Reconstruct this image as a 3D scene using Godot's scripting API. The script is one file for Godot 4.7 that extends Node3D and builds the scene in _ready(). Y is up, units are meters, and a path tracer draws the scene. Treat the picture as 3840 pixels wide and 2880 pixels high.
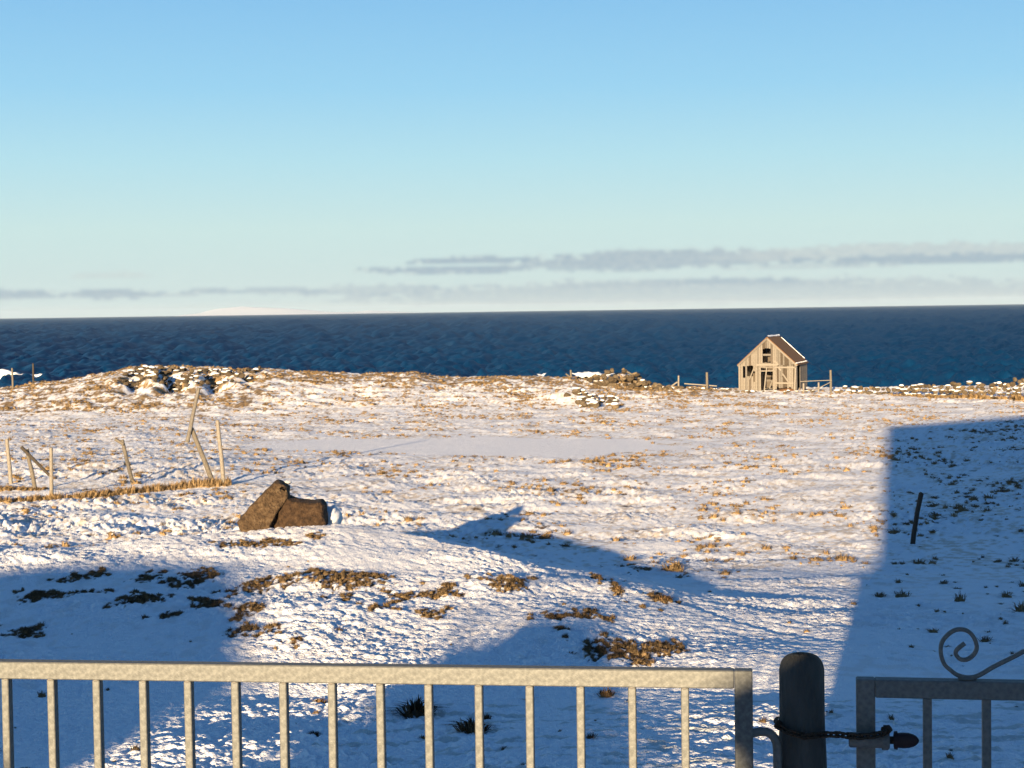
extends Node3D

# ---------------------------------------------------------------- tables of the lie of the land (x across, d away from the gate side, heights in metres)
const EYE := 2.1
const SEA := -5.9
const BASE := [[-40, .4], [-20, .3], [0, .15], [3, .05], [6, -.05], [9, -.32], [12, -.59], [16, -.95], [20, -1.28], [24, -1.6], [28, -1.87], [40, -2.1], [60, -2.55], [80, -2.95], [100, -3.2], [112, -3.3], [122, -4.2], [135, -7], [150, -9], [170, -10], [400, -14]]
const CREST_D := [[-14, 19], [-9, 19.5], [-6, 20], [-3, 22], [-1.5, 21.5], [0, 19.7], [1.4, 17.6], [2.1, 16.2], [3.2, 14.3], [6, 13.5]]
const CREST_H := [[-14, -.42], [-9, -.45], [-6, -.63], [-3, -.60], [-1.5, -.63], [0, -.76], [1.4, -.87], [2.1, -.90], [3.2, -.79], [6, -.74]]
const DUNE := [[-60, -2.9], [-38, -2.7], [-32.5, -2.5], [-29.6, -2.15], [-26.6, -1.77], [-24, -1.3], [-18.4, -1.35], [-17.5, -1.5], [-15.8, -1.48], [-13.4, -1.65], [-10.2, -1.85], [-6, -1.9], [-4, -2.2], [0, -2.18], [3.6, -2.35], [5.7, -2.7], [10, -3.0], [14.5, -3.15], [20, -3.2], [26, -3.25], [60, -3.2]]
# bare turf showing through the snow: x, d, half width, half depth
const PATCH := [[-1.74, 17.38, 0.37, 0.49], [-1.98, 17.88, 0.14, 0.29], [-1.54, 17.75, 0.26, 0.23], [-2.54, 17.08, 0.16, 0.47], [-2.28, 17.19, 0.12, 0.27], [-0.08, 17.42, 0.18, 0.42], [-0.01, 17.59, 0.14, 0.18], [-1.09, 16.64, 0.13, 0.26], [-0.82, 16.80, 0.16, 0.27], [-0.68, 17.15, 0.08, 0.22], [-2.23, 17.60, 0.05, 0.17], [-4.52, 16.60, 0.28, 0.21], [-4.61, 16.69, 0.14, 0.37], [-3.51, 16.06, 0.22, 0.29], [-3.39, 16.12, 0.13, 0.24], [-3.27, 17.83, 0.20, 0.41], [-3.31, 17.28, 0.14, 0.22], [-3.75, 17.62, 0.12, 0.26], [-4.38, 18.07, 0.10, 0.28], [-4.57, 17.85, 0.10, 0.21], [-2.81, 15.77, 0.13, 0.23], [-2.39, 15.52, 0.13, 0.26], [-2.07, 14.67, 0.07, 0.20], [-4.23, 14.84, 0.16, 0.25], [-2.34, 14.63, 0.11, 0.24], [-3.07, 15.35, 0.08, 0.13], [-3.18, 20.06, 0.28, 0.23], [-2.87, 20.50, 0.14, 0.20], [-2.65, 20.10, 0.16, 0.22], [-2.40, 20.73, 0.11, 0.20], [-1.61, 16.29, 0.06, 0.17], [-1.28, 15.71, 0.07, 0.16], [-0.77, 15.61, 0.13, 0.21], [0.36, 15.28, 0.08, 0.19], [0.53, 15.41, 0.17, 0.15], [0.68, 15.72, 0.06, 0.36], [0.82, 15.40, 0.07, 0.12], [0.95, 13.81, 0.28, 0.43], [0.65, 13.81, 0.11, 0.35], [1.29, 14.01, 0.07, 0.38], [-1.79, 13.99, 0.04, 0.18], [0.90, 18.76, 0.06, .4], [1.04, 17.81, 0.06, 0.46], [1.47, 17.44, 0.12, 0.47]]

var rng := RandomNumberGenerator.new()
var taken := {}
var lut_cd: PackedFloat32Array
var lut_ch: PackedFloat32Array
var lut_du: PackedFloat32Array
var lut_base: PackedFloat32Array
var n_fine := FastNoiseLite.new()
var n_edge := FastNoiseLite.new()
var M := {}
var patches := []


func _ready() -> void:
	rng.seed = 11
	for p in PATCH:
		patches.append(p)
		for k in 3:
			var q := [p[0] + rng.randf_range(-2.2, 2.2) * p[2] - rng.randf_range(.0, .15), p[1] + rng.randf_range(-2.0, 2.0) * p[3], p[2] * rng.randf_range(.15, .4), p[3] * rng.randf_range(.2, .45)]
			if q[1] < 21.0:
				patches.append(q)
	setup_noise()
	setup_view()
	setup_materials()
	build_ground()
	build_sea()
	build_mountain()
	build_houses()
	build_hut()
	build_shore()
	build_wire_fence()
	build_boulders()
	build_gates()
	build_stake()
	build_grass()


# ---------------------------------------------------------------- view, sky and sun
func setup_view() -> void:
	var cam := Camera3D.new()
	cam.name = "camera"
	cam.fov = 25.0
	cam.near = 0.05
	cam.far = 90000.0
	cam.position = Vector3(0, EYE, 0)
	cam.rotation = Vector3(-deg_to_rad(2.418), 0, -deg_to_rad(0.803))
	add_child(cam)
	cam.current = true
	var sun := DirectionalLight3D.new()
	sun.name = "sun"
	sun.light_energy = 1.6
	sun.light_color = Color(1.0, 0.75, 0.45).linear_to_srgb()
	sun.light_angular_distance = 0.55
	sun.shadow_enabled = true
	var az := deg_to_rad(12.4)
	var el := deg_to_rad(7.7)
	var dir := Vector3(sin(az) * cos(el), -sin(el), -cos(az) * cos(el))
	add_child(sun)
	sun.look_at_from_position(Vector3.ZERO, dir, Vector3.UP)
	var env := Environment.new()
	env.background_mode = Environment.BG_SKY
	env.sky = Sky.new()
	env.sky.sky_material = make_sky()
	env.tonemap_mode = Environment.TONE_MAPPER_LINEAR
	env.tonemap_exposure = 3.3
	env.fog_enabled = true
	env.fog_density = 0.000024
	env.fog_light_color = Color(.82, .91, 1.0)
	env.sdfgi_enabled = true
	env.ssao_enabled = true
	env.ssil_enabled = true
	var we := WorldEnvironment.new()
	we.name = "world_environment"
	we.environment = env
	add_child(we)


func make_sky() -> PanoramaSkyMaterial:
	# clear winter air, linear values divided by exposure; high stops darkened to deepen shaded snow
	var stops := [[0.0, .60, .725, .73], [1.2, .61, .76, .75], [2.8, .59, .79, .78], [5.0, .46, .75, .85], [7.3, .33, .655, .885], [10.0, .255, .56, .855], [20.0, .105, .30, .60], [40.0, .036, .115, .31], [90.0, .017, .06, .195]]
	var w := 4096
	var h := 2048
	var im := Image.create_empty(w, h, false, Image.FORMAT_RGBF)
	var cols := []
	for y in h:
		var e := 90.0 - (y + .5) * 180.0 / h
		var c := Color(stops[0][1], stops[0][2], stops[0][3])
		if e > 0.0:
			for k in stops.size() - 1:
				if e <= stops[k + 1][0]:
					var t: float = (e - stops[k][0]) / (stops[k + 1][0] - stops[k][0])
					c = Color(lerpf(stops[k][1], stops[k + 1][1], t), lerpf(stops[k][2], stops[k + 1][2], t), lerpf(stops[k][3], stops[k + 1][3], t))
					break
		c = Color(c.r / 3.3, c.g / 3.3, c.b / 3.3)
		cols.append(c)
		im.fill_rect(Rect2i(0, y, w, 1), c)
	# low banks of cloud: azimuth, height, half width, half height in degrees, density, greyness
	var banks := [
		[6.5, .42, 14.0, .6, .8, .78], [4.0, .8, 3.4, .2, .55, .75], [9.0, .78, 2.4, .18, .5, .8], [7.4, .86, 2.0, .13, .8, 1.0], [-4.4, .68, 2.6, .3, .7, .85], [-7.4, .74, 1.8, .18, .8, 1.0], [-9.7, .74, 1.0, .16, .85, 1.0],
		[-2.2, 1.34, 3.6, .17, .95, 1.0], [-1.2, 1.66, 2.4, .17, .95, 1.0], [1.4, 1.45, 2.4, .15, .85, .9], [-4.9, 1.6, .6, .03, .6, 1.0], [5.2, 1.56, 5.0, .46, .95, .8], [3.4, 1.32, 3.0, .12, .8, 1.0], [12.6, 1.64, 6.4, .42, .8, .35], [14.0, 1.44, 5.4, .22, .95, 1.0], [10.0, 1.3, 4.0, .1, .6, .8],
		[-16.1, .68, 1.7, .24, .95, 1.0], [-12.9, .68, 1.7, .23, .95, 1.0], [-13.0, 1.3, 1.5, .16, .5, .25], [-14.4, 1.22, .8, .05, .5, .9], [-11.0, .66, 1.0, .1, .7, .9]]
	var n := FastNoiseLite.new()
	n.seed = 5
	n.frequency = 1.0
	n.fractal_octaves = 4
	for y in h:
		var e := 90.0 - (y + .5) * 180.0 / h
		if e < -0.1 or e > 3.6:
			continue
		for x in w:
			var a := wrapf((x + .5) / w * 360.0, -180.0, 180.0)
			var wob := n.get_noise_2d(a * .9, e * 4.0)
			var fine := n.get_noise_2d(a * 2.6 + 40.0, e * 8.0)
			var dens := 0.0
			var grey := 0.0
			if absf(a) < 24.0:
				for b in banks:
					var u: float = (a - b[0]) / b[2]
					var v: float = (e - b[1]) / b[3]
					v = v * 1.9 if v < 0.0 else v
					var q: float = 1.0 - u * u - v * v + wob * .55 + fine * .35
					if q > 0.0:
						var k: float = smoothstep(0.0, .45, q) * b[4]
						grey = lerpf(grey, b[5], k)
						dens = 1.0 - (1.0 - dens) * (1.0 - k)
			var beyond := smoothstep(17.0, 22.0, absf(a))
			if beyond > 0.0:
				var q2 := smoothstep(.0, .45, n.get_noise_2d(a * .22, e * 1.6) + .25 - absf(e - 1.1) * .45) * .6
				dens = maxf(dens, q2 * beyond)
				grey = lerpf(grey, .7, beyond)
			if dens > .003:
				var base: Color = cols[y]
				var cl := Color(.62, .68, .67).lerp(Color(.36, .475, .56), clampf(grey + fine * .35, 0, 1))
				cl = Color(cl.r / 3.3, cl.g / 3.3, cl.b / 3.3)
				im.set_pixel(x, y, base.lerp(cl, minf(dens, .95)))
	var m := PanoramaSkyMaterial.new()
	m.panorama = ImageTexture.create_from_image(im)
	return m


# ---------------------------------------------------------------- small tools
func setup_noise() -> void:
	n_fine.seed = 3
	n_fine.frequency = 1.0
	n_fine.fractal_type = FastNoiseLite.FRACTAL_NONE
	n_fine.noise_type = FastNoiseLite.TYPE_SIMPLEX_SMOOTH
	n_edge.seed = 8
	n_edge.frequency = 1.0
	n_edge.fractal_octaves = 3
	lut_cd.resize(4001)
	lut_ch.resize(4001)
	lut_du.resize(4001)
	for i in 4001:
		var x := -80.0 + i * .04
		lut_cd[i] = through(CREST_D, x)
		lut_ch[i] = through(CREST_H, x)
		lut_du[i] = through(DUNE, x)
	lut_base.resize(8001)
	for i in 8001:
		lut_base[i] = through(BASE, -40.0 + i * .03)


func through(t: Array, x: float) -> float:
	if x <= t[0][0]:
		return t[0][1]
	if x >= t[-1][0]:
		return t[-1][1]
	var i := 0
	while t[i + 1][0] < x:
		i += 1
	var x0: float = t[i][0]
	var y0: float = t[i][1]
	var y1: float = t[i + 1][1]
	var h: float = t[i + 1][0] - x0
	var s := (x - x0) / h
	var m0: float = (y1 - t[i - 1][1]) / (t[i + 1][0] - t[i - 1][0]) if i > 0 else (y1 - y0) / h
	var m1: float = (t[i + 2][1] - y0) / (t[i + 2][0] - x0) if i < t.size() - 2 else (y1 - y0) / h
	return (2 * s * s * s - 3 * s * s + 1) * y0 + (s * s * s - 2 * s * s + s) * h * m0 + (-2 * s * s * s + 3 * s * s) * y1 + (s * s * s - s * s) * h * m1


func numbered(called: String) -> String:
	if not taken.has(called):
		taken[called] = 0
		return called
	taken[called] += 1
	return "%s_%03d" % [called, taken[called]]


func tag(o: Node3D, label: String, category: String, group := "") -> Node3D:
	o.set_meta("label", label)
	o.set_meta("category", category)
	if group:
		o.set_meta("group", group)
	return o


func thing(called: String, label: String, category: String, at := Vector3.ZERO, turn := 0.0, group := "") -> Node3D:
	var o := Node3D.new()
	o.name = numbered(called)
	add_child(o)
	o.position = at
	o.rotation.y = turn
	return tag(o, label, category, group)


func part(called: String, mesh: Mesh, mat: Material, parent: Node = null, xf := Transform3D()) -> MeshInstance3D:
	var o := MeshInstance3D.new()
	o.mesh = mesh
	o.material_override = mat
	o.transform = xf
	o.cast_shadow = GeometryInstance3D.SHADOW_CASTING_SETTING_ON
	if parent == null:
		o.name = numbered(called)
		add_child(o)
	else:
		o.name = called
		parent.add_child(o, true)
	return o


func structure(called: String, mesh: Mesh, mat: Material) -> MeshInstance3D:
	var o := part(called, mesh, mat)
	o.set_meta("kind", "structure")
	return o


func W(x: float, y: float, d: float) -> Vector3:
	return Vector3(x, y, -d)


func tool() -> SurfaceTool:
	var st := SurfaceTool.new()
	st.begin(Mesh.PRIMITIVE_TRIANGLES)
	st.set_smooth_group(-1)
	return st


func done(st: SurfaceTool) -> ArrayMesh:
	st.generate_normals()
	return st.commit()


func tri(st: SurfaceTool, a: Vector3, b: Vector3, c: Vector3, out: Vector3) -> void:
	if (b - a).cross(c - a).dot(out) > 0.0:
		var k := b
		b = c
		c = k
	st.add_vertex(a)
	st.add_vertex(b)
	st.add_vertex(c)


func quad(st: SurfaceTool, a: Vector3, b: Vector3, c: Vector3, d: Vector3, out: Vector3) -> void:
	tri(st, a, b, c, out)
	tri(st, a, c, d, out)


# a box with its edges cut
func add_box(st: SurfaceTool, size: Vector3, at: Vector3, c: float, basis := Basis()) -> void:
	var h := size / 2
	var p := func(s: Vector3, ax: int) -> Vector3:
		var v := Vector3(s.x * (h.x - c), s.y * (h.y - c), s.z * (h.z - c))
		v[ax] = s[ax] * h[ax]
		return at + basis * v
	for ax in 3:
		var b: int = (ax + 1) % 3
		var d: int = (ax + 2) % 3
		for s in [-1.0, 1.0]:
			var q := []
			for k in [[-1.0, -1.0], [1.0, -1.0], [1.0, 1.0], [-1.0, 1.0]]:
				var v := Vector3.ZERO
				v[ax] = s
				v[b] = k[0]
				v[d] = k[1]
				q.append(p.call(v, ax))
			var o := Vector3.ZERO
			o[ax] = s
			quad(st, q[0], q[1], q[2], q[3], basis * o)
	if c <= 0.0:
		return
	for ax in 3:
		var b: int = (ax + 1) % 3
		var d: int = (ax + 2) % 3
		for s in [-1.0, 1.0]:
			for t in [-1.0, 1.0]:
				var v0 := Vector3.ZERO
				v0[ax] = -1.0
				v0[b] = s
				v0[d] = t
				var v1 := v0
				v1[ax] = 1.0
				var o := Vector3.ZERO
				o[b] = s
				o[d] = t
				quad(st, p.call(v0, b), p.call(v1, b), p.call(v1, d), p.call(v0, d), basis * o)
	for sx in [-1.0, 1.0]:
		for sy in [-1.0, 1.0]:
			for sz in [-1.0, 1.0]:
				var v := Vector3(sx, sy, sz)
				tri(st, p.call(v, 0), p.call(v, 1), p.call(v, 2), basis * v)


func box_mesh(size: Vector3, c := 0.0) -> ArrayMesh:
	var st := tool()
	add_box(st, size, Vector3.ZERO, c)
	return done(st)


# a squared bar between two points
func bar_mesh(a: Vector3, b: Vector3, w: float, t: float, c := 0.0, up := Vector3.UP) -> ArrayMesh:
	var st := tool()
	add_bar(st, a, b, w, t, c, up)
	return done(st)


func add_bar(st: SurfaceTool, a: Vector3, b: Vector3, w: float, t: float, c := 0.0, up := Vector3.UP) -> void:
	var y := (b - a).normalized()
	if absf(y.dot(up)) > .97:
		up = Vector3.BACK
	var x := y.cross(up).normalized()
	var z := x.cross(y)
	add_box(st, Vector3(w, (b - a).length(), t), (a + b) / 2, c, Basis(x, y, z))


func tube_mesh(path: Array, radii: Array, sides := 10, close := false) -> ArrayMesh:
	var v := PackedVector3Array()
	var nn := PackedVector3Array()
	var idx := PackedInt32Array()
	var up := Vector3(0.3, 0.2, 0.93).normalized()
	var n := path.size()
	for i in n:
		var a: Vector3 = path[posmod(i - 1, n)] if close else path[maxi(i - 1, 0)]
		var b: Vector3 = path[posmod(i + 1, n)] if close else path[mini(i + 1, n - 1)]
		var t := (b - a).normalized()
		var x := t.cross(up).normalized()
		var y := x.cross(t).normalized()
		up = y
		for k in sides:
			var f := TAU * k / sides
			var o := x * cos(f) + y * sin(f)
			v.append(path[i] + o * float(radii[i % radii.size()]))
			nn.append(o)
	var rows := n if close else n - 1
	for i in rows:
		var i2 := (i + 1) % n
		for k in sides:
			var k2 := (k + 1) % sides
			idx.append_array([i * sides + k, i2 * sides + k2, i2 * sides + k, i * sides + k, i * sides + k2, i2 * sides + k2])
	if not close:
		for e in 2:
			var at: Vector3 = path[0] if e == 0 else path[n - 1]
			var dir: Vector3 = (path[0] - path[1]).normalized() if e == 0 else (path[n - 1] - path[n - 2]).normalized()
			var c := v.size()
			v.append(at)
			nn.append(dir)
			for k in sides:
				v.append(v[(0 if e == 0 else (n - 1) * sides) + k])
				nn.append(dir)
			for k in sides:
				var k2 := (k + 1) % sides
				if e == 0:
					idx.append_array([c, c + 1 + k, c + 1 + k2])
				else:
					idx.append_array([c, c + 1 + k2, c + 1 + k])
	return arrays(v, nn, PackedColorArray(), idx)


func arrays(v: PackedVector3Array, nn: PackedVector3Array, col: PackedColorArray, idx: PackedInt32Array) -> ArrayMesh:
	var a := []
	a.resize(Mesh.ARRAY_MAX)
	a[Mesh.ARRAY_VERTEX] = v
	a[Mesh.ARRAY_NORMAL] = nn
	if col.size():
		a[Mesh.ARRAY_COLOR] = col
	a[Mesh.ARRAY_INDEX] = idx
	var m := ArrayMesh.new()
	m.add_surface_from_arrays(Mesh.PRIMITIVE_TRIANGLES, a)
	return m


# a flat outline given thickness
func prism_mesh(poly: Array, z0: float, z1: float) -> ArrayMesh:
	var st := tool()
	var pts := PackedVector2Array(poly)
	var t := Geometry2D.triangulate_polygon(pts)
	for i in range(0, t.size(), 3):
		var a := pts[t[i]]
		var b := pts[t[i + 1]]
		var c := pts[t[i + 2]]
		tri(st, Vector3(a.x, a.y, z1), Vector3(b.x, b.y, z1), Vector3(c.x, c.y, z1), Vector3.BACK)
		tri(st, Vector3(a.x, a.y, z0), Vector3(b.x, b.y, z0), Vector3(c.x, c.y, z0), Vector3.FORWARD)
	var cw := Geometry2D.is_polygon_clockwise(pts)
	for i in pts.size():
		var a := pts[i]
		var b := pts[(i + 1) % pts.size()]
		var o := Vector3(b.y - a.y, a.x - b.x, 0) * (-1.0 if cw else 1.0)
		quad(st, Vector3(a.x, a.y, z0), Vector3(b.x, b.y, z0), Vector3(b.x, b.y, z1), Vector3(a.x, a.y, z1), o)
	return done(st)


# a rough stone: a ball of faces pushed about
func stone_mesh(sd: int, rough: float, cuts := 5, flat := true, rings := 6, seg := 9) -> ArrayMesh:
	var r := RandomNumberGenerator.new()
	r.seed = sd
	var n := FastNoiseLite.new()
	n.seed = sd
	n.frequency = 1.1
	var planes := []
	for k in cuts:
		planes.append([Vector3(r.randf_range(-1, 1), r.randf_range(-1, 1), r.randf_range(-1, 1)).normalized(), r.randf_range(.55, .85)])
	var p := func(i: int, j: int) -> Vector3:
		var th := PI * i / rings
		var ph := TAU * (j % seg) / seg + i * .3
		var d := Vector3(sin(th) * cos(ph), cos(th), sin(th) * sin(ph))
		if i == 0 or i == rings:
			d = Vector3(0, cos(th), 0)
		var s := 1.0 + n.get_noise_3dv(d * 1.5) * rough
		for q in planes:
			var k: float = d.dot(q[0])
			if k > 0.01:
				s = minf(s, q[1] / k)
		return d * s
	var st := SurfaceTool.new()
	st.begin(Mesh.PRIMITIVE_TRIANGLES)
	st.set_smooth_group(-1 if flat else 0)
	for i in rings:
		for j in seg:
			var a: Vector3 = p.call(i, j)
			var b: Vector3 = p.call(i, j + 1)
			var c: Vector3 = p.call(i + 1, j + 1)
			var d: Vector3 = p.call(i + 1, j)
			if i > 0:
				tri(st, a, b, c, a + b + c)
			if i < rings - 1:
				tri(st, a, c, d, a + c + d)
	st.generate_normals()
	return st.commit()


# ---------------------------------------------------------------- materials
func noise_tex(sd: int, freq: float, octaves: int, ramp: Array, size := 512, kind := FastNoiseLite.TYPE_SIMPLEX_SMOOTH) -> ImageTexture:
	var n := FastNoiseLite.new()
	n.seed = sd
	n.noise_type = kind
	n.frequency = freq
	n.fractal_octaves = octaves
	var im := n.get_seamless_image(size, size)
	if ramp.size():
		var g := Gradient.new()
		g.offsets = PackedFloat32Array(ramp.map(func(k): return k[0]))
		g.colors = PackedColorArray(ramp.map(func(k): return Color(k[1], k[2], k[3]).linear_to_srgb()))
		var o := Image.create_empty(size, size, false, Image.FORMAT_RGB8)
		for y in size:
			for x in size:
				o.set_pixel(x, y, g.sample(im.get_pixel(x, y).r))
		im = o
	return ImageTexture.create_from_image(im)


func mat(lin: Color, rough := .9, tex: Texture2D = null, scale := Vector3.ONE, bump: Texture2D = null, depth := 0.0, metallic := 0.0, world := false) -> StandardMaterial3D:
	var m := StandardMaterial3D.new()
	m.albedo_color = lin.linear_to_srgb()
	m.roughness = rough
	m.metallic = metallic
	m.metallic_specular = 0.4
	if tex or bump:
		m.uv1_triplanar = true
		m.uv1_world_triplanar = world
		m.uv1_scale = scale
	if tex:
		m.albedo_texture = tex
	if bump:
		m.heightmap_enabled = true
		m.heightmap_texture = bump
		m.heightmap_scale = depth
	return m


func setup_materials() -> void:
	var grain := noise_tex(21, .02, 4, [])
	var crumb := noise_tex(22, .045, 4, [])
	M.snow = mat(Color.WHITE, .8, null, Vector3(1.7, 1.7, 1.7), crumb, 1.3, 0.0, true)
	M.snow.vertex_color_use_as_albedo = true
	M.snow_lump = mat(Color(.86, .87, .89), .8, null, Vector3(2, 2, 2), crumb, 1.0)
	M.sea = mat(Color(.003, .037, .105), .5)
	M.sea.vertex_color_use_as_albedo = true
	M.sea.metallic_specular = .15
	M.foam = mat(Color(.82, .83, .84), .9)
	M.wood = []
	var wood_t := noise_tex(31, .035, 4, [[0.0, .055, .047, .04], [.4, .118, .108, .097], [.62, .165, .155, .142], [1.0, .235, .225, .21]])
	for k in 4:
		M.wood.append(mat([Color(.9, .87, .83), Color(.6, .53, .46), Color(1.2, 1.15, 1.08), Color(.4, .33, .26)][k], .85, wood_t, Vector3(5, .45, 5), grain, .4))
	M.pale_wood = mat(Color(1.35, 1.3, 1.22), .8, wood_t, Vector3(5, .6, 5), grain, .3)
	M.dark_wood = mat(Color(.32, .28, .24), .9, wood_t, Vector3(5, .6, 5), grain, .4)
	M.post_wood = mat(Color(.85, .80, .72), .85, wood_t, Vector3(6, .8, 6), grain, .4)
	M.roof = mat(Color.WHITE, .9, noise_tex(33, .02, 4, [[0.0, .07, .034, .015], [.45, .13, .066, .028], [1.0, .21, .12, .06]]), Vector3(.8, .8, .8), grain, .8)
	var rock_t := noise_tex(35, .02, 5, [[0.0, .014, .009, .005], [.36, .04, .024, .0115], [.55, .066, .041, .021], [.7, .085, .056, .03], [1.0, .15, .11, .07]])
	M.block = mat(Color(.52, .44, .38), .9, rock_t, Vector3(1.1, 1.1, 1.1), crumb, 2.5)
	M.boulder = mat(Color(.9, .88, .85), .9, rock_t, Vector3(1.1, 1.1, 1.1), crumb, 2.5)
	var stone_t := noise_tex(36, .02, 4, [[0.0, .035, .028, .02], [.45, .095, .072, .046], [.65, .15, .115, .075], [1.0, .27, .235, .18]])
	M.stone = [mat(Color(.8, .8, .8), .9, stone_t, Vector3(.9, .9, .9)), mat(Color(.55, .52, .48), .9, stone_t, Vector3(.9, .9, .9)), mat(Color(1.3, 1.25, 1.15), .9, stone_t, Vector3(.9, .9, .9)), mat(Color(.3, .31, .32), .9, stone_t, Vector3(.9, .9, .9))]
	var spangle := noise_tex(41, .03, 2, [[0.0, .27, .265, .26], [.3, .32, .315, .30], [.55, .37, .36, .34], [1.0, .44, .43, .41]], 512, FastNoiseLite.TYPE_CELLULAR)
	var blotch := noise_tex(42, .012, 5, [[0.0, .10, .103, .10], [.4, .13, .135, .13], [.6, .15, .155, .149], [1.0, .20, .205, .197]])
	M.galv = mat(Color(.88, .88, .88), .62, blotch, Vector3(8, 8, 8), crumb, .05, .25)
	M.galv_dull = mat(Color(.5, .48, .46), .68, spangle, Vector3(4, 4, 4), crumb, .06, .25)
	M.post_grey = mat(Color(.42, .4, .38), .85, blotch, Vector3(3.0, .7, 3.0), crumb, .6)
	M.rust = mat(Color.WHITE, .8, noise_tex(44, .03, 4, [[0.0, .02, .014, .01], [.5, .05, .032, .02], [1.0, .11, .065, .035]]), Vector3(9, 9, 9), crumb, .15, .2)
	M.black = mat(Color(.03, .013, .011), .55, null, Vector3(8, 8, 8), crumb, .1)
	M.grass = mat(Color.WHITE, .95)
	M.grass.vertex_color_use_as_albedo = true
	M.render = mat(Color(.55, .53, .5), .95, null, Vector3(1, 1, 1), crumb, .3)
	M.trim = mat(Color(.7, .7, .68), .6)
	M.glass = mat(Color(.02, .025, .03), .06)
	M.iron_roof = mat(Color(.12, .05, .04), .6)
	M.wire = mat(Color(.1, .095, .09), .6, null, Vector3.ONE, null, 0.0, .4)


# ---------------------------------------------------------------- ground
func land(x: float, d: float) -> float:
	var b := lut_base[clampi(roundi((d + 40.0) / .03), 0, 8000)]
	if d > 10.0 and d < 33.0 and x < 4.3:
		var i := clampi(roundi((x + 80.0) / .04), 0, 4000)
		var dc := lut_cd[i]
		var hc := lut_ch[i]
		var m := b
		if d <= dc:
			if d > 12.0:
				m = maxf(b, lerpf(-.60, hc, smoothstep(12.0, dc + 1.0, d)))
		else:
			m = lerpf(hc, b, smoothstep(dc - 1.0, dc + 6.5, d))
		b = lerpf(b, m, 1.0 - smoothstep(1.8, 4.2, x))
	elif d > 78.0 and d < 160.0:
		var du := lut_du[clampi(roundi((x + 80.0) / .04), 0, 4000)]
		b = maxf(b, b + (du + 3.28) * smoothstep(84.0, 109.0, d) * (1.0 - smoothstep(111.0, 121.0, d)))
		if d < 118.0 and x > -30.0 and x < 14.0:
			b += .75 * exp(-pow((x - 6.7) / 1.7, 2) - pow((d - 108.5) / 2.2, 2))
			if x < -12.0:
				var u := fposmod(x + d * .22 + .3 * sin(d * 1.7), 2.3) / 2.3
				var saw := smoothstep(0.0, .62, u) * (1.0 - smoothstep(.66, .92, u))
				b += (saw * .7 - .6) * exp(-pow((x + 19.2) / 3.6, 4) - pow((d - 101.0) / 4.2, 4))
			b += .55 * exp(-pow((x - 3.0) / 1.3, 2) - pow((d - 94.0) / 2.5, 2))
	if d > 38.0 and d < 60.0 and x < -5.0:
		b += .32 * exp(-pow((x + 11.5) / 3.6, 2) - pow((d - 49.0) / 4.5, 2))
	return b


func bumpy(x: float, d: float) -> float:
	var a := 1.0
	if d < 13.5:
		a = lerpf(.5, .65, smoothstep(-2.6, -1.2, x - (d - 10.0) * .12)) * (1.0 - .25 * smoothstep(1.6, 2.8, x))
	elif d < 30.0:
		a = lerpf(.72, .42, smoothstep(2.4, 5.5, x - (d - 18.0) * .22))
		if d > 23.0 and x < -3.0:
			a = 1.25
	elif d < 45.0:
		a = lerpf(1.15, .7, smoothstep(1.0, 10.0, x))
		if x < -4.0:
			a = 1.5 if d < 40.0 else .7
	elif d < 76.0:
		var e := pow((x + .4) / 9.5, 2) + pow((d - 60.0 + x * .25) / 7.0, 2) + n_edge.get_noise_2d(x * .12, d * .12) * .7
		a = .1 + .9 * smoothstep(.45, 1.35, e)
	elif d > 92.0:
		a = 1.5
	return a


func relief(x: float, d: float, a: float) -> float:
	var k := absf(n_fine.get_noise_2d(x * 2.7, d * 2.6)) * .042 + absf(n_fine.get_noise_2d(x * 7.0 + 50.0, d * 7.0)) * .028
	k += n_fine.get_noise_2d(x * .55 + 9.0, d * .5) * .07
	if d < 30.0:
		k += n_fine.get_noise_2d(x * 17.0, d * 16.0) * .015
	else:
		k += n_fine.get_noise_2d(x * 6.0, d * 4.0) * .02 + n_fine.get_noise_2d(x * 11.0 + 20.0, d * 6.0) * .012
	return k * a * (.85 + .55 * n_fine.get_noise_2d(x * .33 + 3.0, d * .25))


func turf(x: float, d: float, near: Array) -> float:
	# 0 snow, 1 bare turf
	var best := 0.0
	for p in near:
		var u: float = (x - p[0]) / p[2]
		var v: float = (d - p[1]) / p[3]
		var q: float = 1.0 - u * u - v * v
		if q > -1.2:
			best = maxf(best, q + n_edge.get_noise_2d(x * 12.0, d * 6.0) * 2.3 - .2)
	if best > .1:
		return smoothstep(.1, .17, best)
	if d > 24.0:
		var t := .43
		if d > 84.0:
			t = .33
			if x > -14.0 and x < 14.0 and d > 98.0:
				t = .3 - .42 * smoothstep(99.0, 105.0, d) * (1.0 - .5 * smoothstep(10.0, 14.0, x))
			elif x <= -14.0:
				t = -.02 if d > 90.0 else .25
		elif d > 45.0 and d < 76.0:
			t = .5
		if x > 3.0 and d < 80.0:
			t = .5
		var q2 := n_edge.get_noise_2d(x * .9 + 31.0, d * .55) * .7 + n_edge.get_noise_2d(x * 3.0, d * 2.0) * .45
		return smoothstep(t, t + .12, q2)
	return 0.0


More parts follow.
